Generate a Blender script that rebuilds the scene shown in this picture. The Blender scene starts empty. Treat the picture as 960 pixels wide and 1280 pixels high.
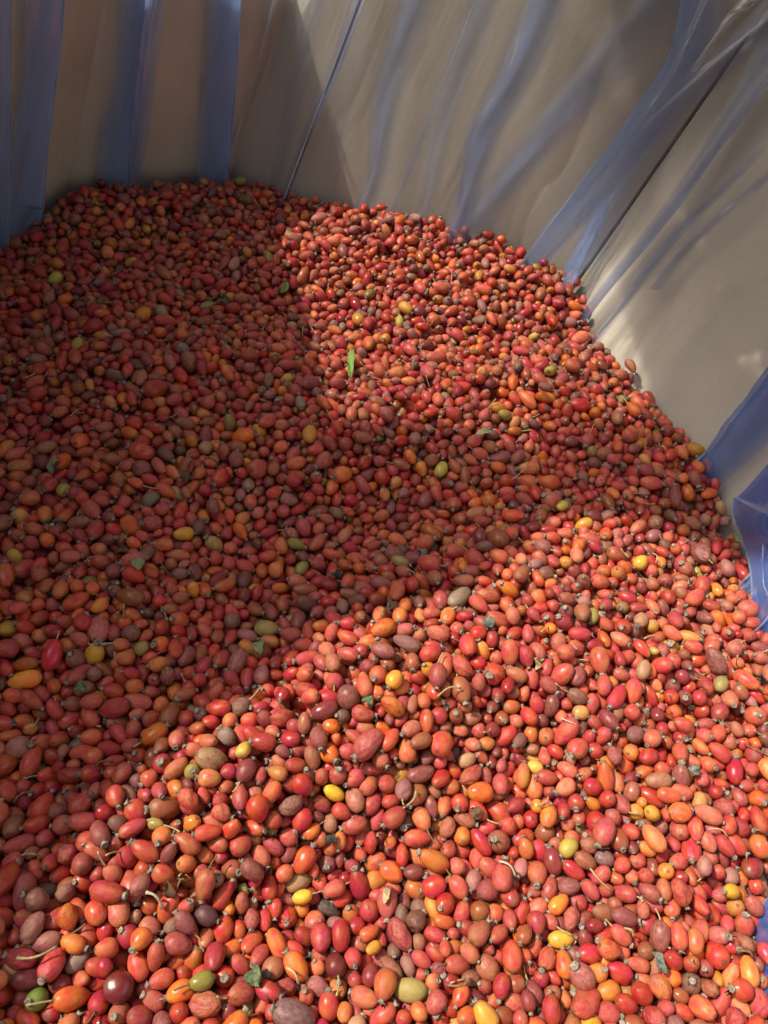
import bpy, bmesh, math, base64, random
import numpy as np
from mathutils import Vector, Matrix
sc = bpy.context.scene
COL = sc.collection
PI = math.pi
Z0 = 1.40                                    # height of the lens above the ground

# ------------------------------------------------------------------ camera, sky, sun, exposure
PITCH, ROLL, FPX = math.radians(38), math.radians(33), 924.0
FWD = np.array([0, math.cos(PITCH), -math.sin(PITCH)])
_r0 = np.array([1.0, 0, 0]); _u0 = np.cross(_r0, FWD)
RGT = math.cos(ROLL) * _r0 + math.sin(ROLL) * _u0
UPV = -math.sin(ROLL) * _r0 + math.cos(ROLL) * _u0
cam_data = bpy.data.cameras.new('camera')
cam = bpy.data.objects.new('camera', cam_data); COL.objects.link(cam)
M = Matrix.Identity(4)
for i in range(3):
    M[i][0] = RGT[i]; M[i][1] = UPV[i]; M[i][2] = -FWD[i]
M[2][3] = Z0
cam.matrix_world = M
cam_data.sensor_fit = 'VERTICAL'; cam_data.sensor_height = 36.0
cam_data.lens = 36.0 * FPX / 1280
cam_data.clip_start = 0.01; cam_data.clip_end = 6000
sc.camera = cam

SUN_TRAVEL = Vector((.8, .30, -.6)).normalized()
SUN_EL = math.asin(-SUN_TRAVEL.z); SUN_AZ = math.atan2(-SUN_TRAVEL.x, -SUN_TRAVEL.y)
world = bpy.data.worlds.new('World'); sc.world = world; world.use_nodes = True
wn = world.node_tree; wn.nodes.clear()
sky = wn.nodes.new('ShaderNodeTexSky'); sky.sky_type = 'NISHITA'; sky.sun_disc = False
sky.sun_elevation = SUN_EL; sky.sun_rotation = SUN_AZ
sky.air_density = .35; sky.dust_density = 5.0; sky.ozone_density = .3
bg = wn.nodes.new('ShaderNodeBackground'); bg.inputs[1].default_value = .145
wo = wn.nodes.new('ShaderNodeOutputWorld')
wn.links.new(sky.outputs[0], bg.inputs[0]); wn.links.new(bg.outputs[0], wo.inputs[0])
sl = bpy.data.lights.new('sun', 'SUN'); sl.energy = 5.0; sl.angle = math.radians(.9); sl.color = (1, .885, .73)
sun = bpy.data.objects.new('sun', sl); COL.objects.link(sun)
sun.rotation_euler = SUN_TRAVEL.to_track_quat('-Z', 'Y').to_euler(); sun.location = (-3, -3, 6)
sc.view_settings.view_transform = 'Standard'; sc.view_settings.look = 'None'
sc.view_settings.exposure = .12; sc.view_settings.gamma = 1; sc.view_settings.use_curve_mapping = False
sc.cycles.max_bounces = 10; sc.cycles.transparent_max_bounces = 24
sc.cycles.diffuse_bounces = 5
sc.cycles.caustics_reflective = False; sc.cycles.caustics_refractive = False
sc.cycles.sample_clamp_indirect = 4

# ------------------------------------------------------------------ helpers
def tag(o, label=None, cat=None, group=None, kind=None):
    if label: o['label'] = label
    if cat: o['category'] = cat
    if group: o['group'] = group
    if kind: o['kind'] = kind
    return o

def empty(name, loc):
    o = bpy.data.objects.new(name, None); COL.objects.link(o); o.location = loc; o.empty_display_size = .05
    return o

def mesh_obj(name, verts, faces, mat, parent=None, smooth=True, attrs=None, loc=None):
    me = bpy.data.meshes.new(name)
    verts = np.asarray(verts, dtype=np.float32)
    if isinstance(faces, np.ndarray) or len(faces) and len({len(f) for f in faces}) == 1:
        fa = np.asarray(faces, dtype=np.int32); k = fa.shape[1]
        me.vertices.add(len(verts)); me.vertices.foreach_set('co', verts.ravel())
        me.loops.add(fa.size); me.loops.foreach_set('vertex_index', fa.ravel())
        me.polygons.add(len(fa)); me.polygons.foreach_set('loop_start', np.arange(0, fa.size, k, dtype=np.int32))
        me.update(calc_edges=True)
    else:
        me.from_pydata([tuple(map(float, v)) for v in verts], [], [tuple(map(int, f)) for f in faces]); me.update()
    me.polygons.foreach_set('use_smooth', np.full(len(me.polygons), smooth))
    for m in (mat if isinstance(mat, (list, tuple)) else [mat]):
        me.materials.append(m)
    for nm, (typ, arr) in (attrs or {}).items():
        a = me.attributes.new(nm, typ, 'POINT')
        a.data.foreach_set('color' if typ == 'FLOAT_COLOR' else 'vector', np.asarray(arr, dtype=np.float32).ravel())
    o = bpy.data.objects.new(name, me); COL.objects.link(o)
    if parent is not None: o.parent = parent
    if loc is not None: o.location = loc
    return o

class N:
    """small node-tree builder"""
    def __init__(s, name):
        s.m = bpy.data.materials.new(name); s.m.use_nodes = True; s.t = s.m.node_tree; s.t.nodes.clear()
        s.out = s.t.nodes.new('ShaderNodeOutputMaterial')
    def n(s, typ, **kw):
        nd = s.t.nodes.new('ShaderNode' + typ)
        for k, v in kw.items():
            if k.startswith('i_'):
                key = k[2:]; key = int(key) if key.isdigit() else key.replace('_', ' ')
                s.set(nd.inputs[key], v)
            else: setattr(nd, k, v)
        return nd
    def set(s, inp, v):
        if hasattr(v, 'is_output') or isinstance(v, bpy.types.NodeSocket): s.t.links.new(v, inp)
        else: inp.default_value = v
    def math(s, op, a, b=0.0, c=0.0):
        nd = s.n('Math', operation=op); s.set(nd.inputs[0], a); s.set(nd.inputs[1], b); s.set(nd.inputs[2], c); return nd.outputs[0]
    def mix(s, f, a, b):
        nd = s.n('Mix', data_type='RGBA'); s.set(nd.inputs[0], f); s.set(nd.inputs[6], a); s.set(nd.inputs[7], b); return nd.outputs[2]
    def ramp(s, f, p0, p1):
        nd = s.n('MapRange', interpolation_type='SMOOTHSTEP'); s.set(nd.inputs[0], f); nd.inputs[1].default_value = p0; nd.inputs[2].default_value = p1
        return nd.outputs[0]
    def noise(s, vec, scale, detail=2, rough=.5):
        nd = s.n('TexNoise'); s.set(nd.inputs['Vector'], vec); nd.inputs['Scale'].default_value = scale
        nd.inputs['Detail'].default_value = detail; nd.inputs['Roughness'].default_value = rough; return nd.outputs['Fac']

# ------------------------------------------------------------------ materials
def hip_material():
    b = N('rosehip_skin')
    col = b.n('Attribute', attribute_name='col').outputs['Color']
    parn = b.n('Attribute', attribute_name='par'); sep = b.n('SeparateColor'); b.set(sep.inputs[0], parn.outputs['Color'])
    bloom, rough, shriv = sep.outputs[0], sep.outputs[1], sep.outputs[2]
    loc = b.n('Attribute', attribute_name='loc').outputs['Vector']
    off = b.n('Attribute', attribute_name='off').outputs['Vector']
    add = b.n('VectorMath', operation='ADD'); b.set(add.inputs[0], loc); b.set(add.inputs[1], off); v = add.outputs[0]
    big = b.noise(v, 1.1, 2); mid = b.noise(v, 3.2, 4, .62); fine = b.noise(v, 11, 3, .6)
    hsv = b.n('HueSaturation'); b.set(hsv.inputs['Color'], col)
    b.set(hsv.inputs['Hue'], b.math('MULTIPLY_ADD', big, .11, .447)); b.set(hsv.inputs['Value'], b.math('MULTIPLY_ADD', mid, .7, .65))
    c = hsv.outputs[0]
    # dull dry bruises
    br = b.math('MULTIPLY', b.ramp(mid, .52, .72), b.math('MULTIPLY_ADD', shriv, .75, .18))
    c = b.mix(br, c, (.16, .055, .04, 1))
    # freckles
    fr = b.math('MULTIPLY', b.ramp(fine, .62, .70), .45)
    c = b.mix(fr, c, (.13, .045, .03, 1))
    # dusty bloom in patches
    bl = b.math('MULTIPLY', bloom, b.math('MULTIPLY_ADD', b.ramp(mid, .36, .62), .65, .35))
    bl = b.math('MULTIPLY', bl, b.math('MULTIPLY_ADD', b.ramp(fine, .3, .6), .5, .5))
    c = b.mix(bl, c, (.44, .255, .195, 1))
    # scar at the stalk end
    sp = b.n('SeparateXYZ'); b.set(sp.inputs[0], loc)
    scar = b.ramp(sp.outputs[2], -.955, -.985)
    c = b.mix(b.math('MULTIPLY', scar, .8), c, (.10, .06, .035, 1))
    tip = b.math('MULTIPLY', b.ramp(sp.outputs[2], .80, .97), .6)
    c = b.mix(tip, c, (.17, .11, .075, 1))
    p = b.n('BsdfPrincipled'); b.set(p.inputs['Base Color'], c)
    b.set(p.inputs['Roughness'], b.math('ADD', rough, b.math('MULTIPLY', bl, .35)))
    p.inputs['Specular IOR Level'].default_value = .42
    p.inputs['Subsurface Weight'].default_value = .0
    bump = b.n('Bump'); b.set(bump.inputs['Strength'], b.math('MULTIPLY_ADD', shriv, .7, .12)); bump.inputs['Distance'].default_value = .0012
    b.set(bump.inputs['Height'], b.math('ADD', mid, b.math('MULTIPLY', fine, .3))); b.set(p.inputs['Normal'], bump.outputs[0])
    b.set(b.out.inputs[0], p.outputs[0]); return b.m

def dry_material(name, c0, c1, scale=400, rough=.85):
    b = N(name)
    g = b.n('NewGeometry').outputs['Position']; f = b.noise(g, scale, 4, .6)
    p = b.n('BsdfPrincipled'); b.set(p.inputs['Base Color'], b.mix(b.ramp(f, .3, .7), (*c0, 1), (*c1, 1))); p.inputs['Roughness'].default_value = rough
    p.inputs['Specular IOR Level'].default_value = .2
    bump = b.n('Bump'); bump.inputs['Strength'].default_value = .4; bump.inputs['Distance'].default_value = .0006
    b.set(bump.inputs['Height'], f); b.set(p.inputs['Normal'], bump.outputs[0]); b.set(b.out.inputs[0], p.outputs[0]); return b.m

def cardboard_material():
    b = N('corrugated_cardboard')
    tc = b.n('TexCoord').outputs['Object']
    g = b.n('Attribute', attribute_name='uvw').outputs['Vector']      # metres along the panel, up the panel
    sp = b.n('SeparateXYZ'); b.set(sp.inputs[0], g)
    mp = b.n('Mapping'); b.set(mp.inputs[0], g); mp.inputs['Scale'].default_value = (40, 1.2, 1)
    fib = b.noise(mp.outputs[0], 6, 4, .6); cloud = b.noise(g, 7, 4, .55); speck = b.noise(g, 260, 2, .6)
    c = b.mix(b.ramp(cloud, .25, .75), (.60, .56, .45, 1), (.66, .625, .515, 1))
    c = b.mix(b.math('MULTIPLY', b.ramp(fib, .45, .75), .06), c, (.50, .45, .35, 1))
    c = b.mix(b.math('MULTIPLY', b.ramp(speck, .6, .75), .35), c, (.40, .34, .25, 1))
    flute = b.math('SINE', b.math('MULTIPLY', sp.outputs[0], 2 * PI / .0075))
    # pressed score lines, scuffs and damp stains
    mp3 = b.n('Mapping'); b.set(mp3.inputs[0], g); mp3.inputs['Scale'].default_value = (9, 1.4, 1); mp3.inputs['Rotation'].default_value = (0, 0, .12)
    crease = b.math('ABSOLUTE', b.math('SUBTRACT', b.noise(mp3.outputs[0], 1.0, 3, .6), .5)); line = b.ramp(crease, .035, .0)
    c = b.mix(b.math('MULTIPLY', line, .15), c, (.38, .33, .25, 1))
    stain = b.ramp(b.noise(g, 3.3, 5, .65), .58, .70); c = b.mix(b.math('MULTIPLY', stain, .35), c, (.40, .34, .25, 1))
    grain = b.noise(g, 120, 5, .7); c = b.mix(b.math('MULTIPLY', b.ramp(grain, .5, .75), .3), c, (.72, .68, .58, 1))
    c = b.mix(b.math('MULTIPLY_ADD', flute, .022, .022), c, (.40, .35, .27, 1))  # flute shading painted in as faint darker stripes
    p = b.n('BsdfPrincipled'); b.set(p.inputs['Base Color'], c); p.inputs['Roughness'].default_value = .85; p.inputs['Specular IOR Level'].default_value = .25
    bump = b.n('Bump'); bump.inputs['Strength'].default_value = .14; bump.inputs['Distance'].default_value = .0008
    b.set(bump.inputs['Height'], b.math('ADD', b.math('MULTIPLY', flute, .3), b.math('SUBTRACT', b.math('MULTIPLY', grain, .6), b.math('MULTIPLY', line, .8))))
    b.set(p.inputs['Normal'], bump.outputs[0]); b.set(b.out.inputs[0], p.outputs[0]); return b.m

def film_material(name, body, colour, tint, gloss=.12, wrinkle=.5, streaks=0.0, patch=0.0, faded=False, skin=.9, facet=False):
    """thin polythene: mostly clear, a little milky scatter, a glossy skin"""
    b = N(name)
    g = b.n('NewGeometry').outputs['Position']
    uv = b.n('Attribute', attribute_name='uvw').outputs['Vector']
    mp = b.n('Mapping'); b.set(mp.inputs[0], uv); mp.inputs['Scale'].default_value = (1, .10, 1)
    st = b.noise(mp.outputs[0], 17, 3, .5)
    fac = b.math('MULTIPLY', body, b.math('MULTIPLY_ADD', b.ramp(st, .35, .7), streaks, 1 - streaks * .5))
    if patch:
        fac = b.math('ADD', fac, b.math('MULTIPLY', b.ramp(b.noise(g, 6, 3, .55), .4, .75), patch))
    fade = b.n('Attribute', attribute_name='fade').outputs['Fac'] if faded else None
    if faded: fac = b.math('MULTIPLY', fac, fade)
    fac.node.use_clamp = True
    dif = b.n('BsdfDiffuse', i_Color=(*colour, 1)); trl = b.n('BsdfTranslucent', i_Color=(*colour, 1))
    sc_ = b.n('MixShader'); sc_.inputs[0].default_value = .45
    b.t.links.new(dif.outputs[0], sc_.inputs[1]); b.t.links.new(trl.outputs[0], sc_.inputs[2])
    tr = b.n('BsdfTransparent', i_Color=(*tint, 1))
    m1 = b.n('MixShader'); b.set(m1.inputs[0], fac); b.t.links.new(tr.outputs[0], m1.inputs[1]); b.t.links.new(sc_.outputs[0], m1.inputs[2])
    bump = b.n('Bump'); bump.inputs['Strength'].default_value = wrinkle; bump.inputs['Distance'].default_value = .004
    mp2 = b.n('Mapping'); b.set(mp2.inputs[0], uv); mp2.inputs['Scale'].default_value = (1, .3, 1); mp2.inputs['Rotation'].default_value = (0, 0, .5)
    ridge = lambda k_, d_: b.math('ABSOLUTE', b.math('SUBTRACT', b.noise(mp2.outputs[0], k_, d_, .5), .5))
    vor = b.n('TexVoronoi', feature='F1'); b.set(vor.inputs['Vector'], mp2.outputs[0]); vor.inputs['Scale'].default_value = 26
    crumple = b.ramp(b.noise(uv, 5, 2, .5), .48, .62)
    b.set(bump.inputs['Height'], b.math('ADD', b.noise(mp2.outputs[0], 20, 2, .5), b.math('MULTIPLY', b.math('ADD', ridge(26, 2), b.math('MULTIPLY', ridge(70, 2), .4)), b.math('MULTIPLY_ADD', crumple, -1.6, -.2)))) if not facet else b.set(bump.inputs['Height'], b.math('ADD', b.noise(mp2.outputs[0], 14, 1, .5), b.math('ADD', b.math('MULTIPLY', vor.outputs['Distance'], b.math('MULTIPLY', crumple, 1.1)), b.math('MULTIPLY', ridge(24, 2), -.9))))
    gl = b.n('BsdfGlossy'); gl.inputs['Color'].default_value = (1, 1, 1, 1); gl.inputs['Roughness'].default_value = gloss
    b.set(gl.inputs['Normal'], bump.outputs[0])
    fz = b.n('Fresnel'); fz.inputs['IOR'].default_value = 1.38; b.set(fz.inputs['Normal'], bump.outputs[0])
    m2 = b.n('MixShader'); b.set(m2.inputs[0], b.math('MULTIPLY', fz.outputs[0], b.math('MULTIPLY', fade, skin) if faded else skin)); b.t.links.new(m1.outputs[0], m2.inputs[1]); b.t.links.new(gl.outputs[0], m2.inputs[2])
    b.set(b.out.inputs[0], m2.outputs[0]); return b.m

HIP = hip_material()
CALYX = dry_material('dried_calyx', (.11, .09, .07), (.36, .31, .25), 500)
STALK = {'straw': dry_material('straw_stalk', (.30, .24, .12), (.42, .36, .20)), 'pale': dry_material('pale_stalk', (.42, .37, .27), (.52, .48, .36)),
         'brown': dry_material('brown_stalk', (.13, .08, .045), (.24, .16, .09))}
LEAF = {'green': dry_material('green_leaf', (.14, .27, .06), (.22, .38, .10), 260, .6), 'sage': dry_material('sage_leaf', (.17, .20, .10), (.28, .31, .17), 260),
        'brown': dry_material('brown_leaf', (.10, .055, .035), (.18, .10, .06), 260), 'darkgreen': dry_material('dark_green_leaf', (.035, .055, .025), (.16, .21, .12), 260),
        'black': dry_material('black_leaf', (.02, .022, .018), (.07, .07, .055), 300), 'slate': dry_material('slate_leaf', (.06, .07, .06), (.20, .22, .19), 300),
        'straw': dry_material('straw_husk', (.34, .25, .12), (.55, .45, .28), 260)}
CARD = cardboard_material()
CARD_EDGE = dry_material('dark_card_edge', (.035, .03, .025), (.06, .05, .04), 150)
FILM = film_material('clear_blue_film', .09, (.50, .56, .66), (.985, .99, 1.0), .06, .8, .6, .03, skin=.5, facet=True)
SUN_FILTER = film_material('sun_filter_film', .16, (.72, .70, .66), (.95, .95, .94), .2, .5, .15, .05, faded=True, skin=.4)  # for the added sheet that filters the far sun

# ------------------------------------------------------------------ the heap's shape and the bin's plan (metres, lens over the origin)
PLAN = np.array([(-.405, .922), (.04, .932), (.30, .635), (.425, -.02), (.12, -.36), (-.34, -.36), (-.62, -.05), (-.51, .76)])
HN = np.array([-.22553, -.25069, .94143]); HK = -.4949
def heap(x, y):
    z = (HK - HN[0] * x - HN[1] * y) / HN[2]
    d = (x - .03) * .9 - (y - .39) * .42; a = (x - .03) * .42 + (y - .39) * .9       # a low crest across the middle with a dip behind it
    z = z + (.021 * np.exp(-((d - .045) / .06) ** 2) - .017 * np.exp(-((d + .07) / .065) ** 2)) * np.exp(-(a / .24) ** 2)
    return z + .006 * np.sin(13 * x + 9 * y + 1.0) + .006 * np.sin(21 * y - 8 * x + .4) + .004 * np.sin(33 * x + 1.7) * np.cos(29 * y)
def inset_plan(off):
    """the plan's corners moved outward by off"""
    n = len(PLAN); D = np.roll(PLAN, -1, 0) - PLAN; D /= np.linalg.norm(D, axis=1)[:, None]; O = np.stack([-D[:, 1], D[:, 0]], 1)
    out = []
    for i in range(n):
        a, c = O[i - 1], O[i]; m = a + c; m /= (m @ c); out.append(PLAN[i] + m * off)
    return np.array(out)

# ------------------------------------------------------------------ ground
gm = N('packed_ground'); gp = gm.n('NewGeometry').outputs['Position']; gf = gm.noise(gp, 3, 6, .6); gs = gm.noise(gp, 90, 3, .6)
pb = gm.n('BsdfPrincipled'); gm.set(pb.inputs['Base Color'], gm.mix(gm.ramp(gf, .3, .7), (.16, .145, .125, 1), (.24, .22, .19, 1))); pb.inputs['Roughness'].default_value = .95
gb = gm.n('Bump'); gb.inputs['Distance'].default_value = .01; gm.set(gb.inputs['Height'], gs); gm.set(pb.inputs['Normal'], gb.outputs[0]); gm.set(gm.out.inputs[0], pb.outputs[0])
tag(mesh_obj('ground', [(-1500, -1500, 0), (1500, -1500, 0), (1500, 1500, 0), (-1500, 1500, 0)], [(0, 1, 2, 3)], gm.m, smooth=False), kind='structure')

# ------------------------------------------------------------------ the cardboard bin
binroot = tag(empty('cardboard_bin', (-.12, .29, 0)), 'eight sided corrugated cardboard bin holding the rosehips inside a blue liner', 'bin')
BO = np.array(binroot.location)
IN = inset_plan(.012); OUTP = inset_plan(.020)
LEFT = [(0, -.05), (.086, -.038), (.136, -.02), (.177, .008), (.22, .03), (.535, .02), (.551, -.03), (.611, -.054), (.696, -.086), (.84, -.147), (.91, -.183), (1, -.197)]
TOPS = [.13, .13, .10, .0, -.06, [(0, -.12), (1, -.05)], LEFT, [(0, -.197), (1, -.166)]]          # board i runs from corner i to i+1; the back ones stand higher (flaps up), the left ones' unseen tops are cut to place the sun's shadow edges
def panel(i, a0, a1, b0, b1, top):
    """one board of the bin; top is a height or a list of (share along, height)"""
    prof = top if isinstance(top, list) else [(0, top), (1, top)]
    L = np.linalg.norm(a1 - a0); vs, uv, fs = [], [], []
    for t, h in prof:
        for p, q_ in ((a0, a1), (b0, b1)):
            c = p + (q_ - p) * t
            for zz in (.02, Z0 + h):
                vs.append((c[0] - BO[0], c[1] - BO[1], zz)); uv.append((t * L + i * 1.7, zz, 0))
    for r in range(len(prof) - 1):
        k, m = r * 4, r * 4 + 4
        fs += [(k, m, m + 1, k + 1), (m + 2, k + 2, k + 3, m + 3), (k + 1, m + 1, m + 3, k + 3), (k, k + 2, m + 2, m)]
    m = (len(prof) - 1) * 4
    fs += [(0, 1, 3, 2), (m, m + 2, m + 3, m + 1)]
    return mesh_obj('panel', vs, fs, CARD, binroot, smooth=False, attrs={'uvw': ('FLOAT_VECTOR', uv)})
for i in range(8):
    j = (i + 1) % 8
    a0, a1, b0, b1 = IN[i], IN[j], OUTP[i], OUTP[j]
    d = (a1 - a0) / np.linalg.norm(a1 - a0)
    g = 0.0
    if i == 0:                                              # the back wall is two boards that meet at a seam
        t = (-.333 - a0[0]) / (a1[0] - a0[0]); mi = a0 + (a1 - a0) * t; mo = b0 + (b1 - b0) * t
        panel(i, a0 + d * g, mi - d * .0025, b0 + d * g, mo - d * .002, TOPS[i])
        panel(9, mi + d * .002, a1 - d * .0025, mo + d * .002, b1 - d * .0025, TOPS[i] + .004)
    else:
        panel(i, a0 + d * (.0025 if i == 1 else g), a1 - d * g, b0 + d * (.0025 if i == 1 else g), b1 - d * g, TOPS[i])
# dark strips that close the two open joints from behind
def strip(p, dr, wd, top):
    o_ = np.array([-dr[1], dr[0]]); c = p + o_ * .0065
    q = [c - dr * wd, c + dr * wd, c + dr * wd + o_ * .003, c - dr * wd + o_ * .003]
    vs = [(v[0] - BO[0], v[1] - BO[1], zz) for zz in (.03, Z0 + top - .01) for v in q]
    mesh_obj('seam', vs, [(0, 1, 5, 4), (2, 3, 7, 6), (1, 2, 6, 5), (3, 0, 4, 7), (4, 5, 6, 7), (3, 2, 1, 0)], CARD_EDGE, binroot, smooth=False)
d0 = (IN[1] - IN[0]) / np.linalg.norm(IN[1] - IN[0]); d1 = (IN[2] - IN[1]) / np.linalg.norm(IN[2] - IN[1])
strip(IN[0] + d0 * ((-.333 - IN[0][0]) / d0[0]), d0, .0035, .13)
dm = (d0 + d1); dm /= np.linalg.norm(dm); strip(IN[1], dm, .005, .10)
# unseen tongue of board added above the left side, cut to throw the dark band
tongue = [(.12, -.01), (.151, .046), (.161, .097), (.185, .142), (.209, .169), (.234, .184), (.268, .194), (.294, .214), (.304, .255), (.303, .303), (.287, .352), (.262, .389), (.24, .43), (.35, .43), (.364, .361), (.37, .33), (.369, .265), (.378, .215), (.386, .16), (.395, .106), (.403, .043), (.399, .005), (.394, -.03)]
def on_left(y, o): return (-.62 + .1358 * (y + .05) - o, y)
vs = [(*(np.array(on_left(y, o)) - BO[:2]), Z0 + z) for o in (.021, .025) for y, z in tongue]; nf = len(tongue)
fs = [tuple(range(nf - 1, -1, -1)), tuple(range(nf, 2 * nf))] + [(i, (i + 1) % nf, nf + (i + 1) % nf, nf + i) for i in range(nf)]
mesh_obj('added_shade_flap', vs, fs, CARD, binroot, smooth=False, attrs={'uvw': ('FLOAT_VECTOR', [(v[1], v[2], 0) for v in vs])})

# ------------------------------------------------------------------ the blue polythene liner
liner = tag(empty('bin_liner', (-.12, .29, .1)), 'creased translucent blue plastic liner hanging in pleats against the cardboard', 'liner')
LO = np.array(liner.location)
def liner_sheet():
    C_ = inset_plan(.0055); n = len(C_)
    pts, seg = [], []
    for i in range(n):
        a, c = C_[i], C_[(i + 1) % n]; L = np.linalg.norm(c - a); m = max(int(L / .006), 2)
        for q in range(m): pts.append((a + (c - a) * q / m)); 
    pts = np.array(pts); K = len(pts)
    nxt = np.roll(pts, -1, 0) - np.roll(pts, 1, 0); nxt /= np.linalg.norm(nxt, axis=1)[:, None]; o_ = np.stack([-nxt[:, 1], nxt[:, 0]], 1)
    s = np.concatenate([[0], np.cumsum(np.linalg.norm(np.diff(pts, axis=0), axis=1))])
    zs = np.linspace(-.56, .10, 46)
    V, UVW = [], []
    for z in zs:
        sl_ = s + .25 * z
        d = .003 * np.sin(sl_ * 61 + 2 * np.sin(sl_ * 13)) + .0025 * np.sin(sl_ * 113 + 9 * z) * (np.sin(sl_ * 17) > 0) + .002 * np.sin(z * 40 + s * 23)
        d = np.clip(d, -.0045, .0045)
        top = np.interp(s, [0, .03, .45, .8, .86, 1.45, 1.55, 1.93, 2.0, 2.35, 2.81, 2.9, 3.0, 3.23, 3.26, 3.33, 3.45, 3.55, 3.63, 3.82], [-.178, .11, .11, .09, .07, -.02, -.07, -.09, -.10, -.13, -.08, -.06, -.01, -.01, -.06, -.09, -.145, -.188, -.225, -.178])
        zz = np.minimum(z, top)
        for q in range(K):
            V.append((pts[q, 0] + o_[q, 0] * d[q] - LO[0], pts[q, 1] + o_[q, 1] * d[q] - LO[1], zz[q] + Z0 - LO[2])); UVW.append((s[q], z, 0))
    F = [(r * K + q, r * K + (q + 1) % K, (r + 1) * K + (q + 1) % K, (r + 1) * K + q) for r in range(len(zs) - 1) for q in range(K)]
    mesh_obj('film', V, F, FILM, liner, attrs={'uvw': ('FLOAT_VECTOR', UVW)})
liner_sheet()
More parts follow.
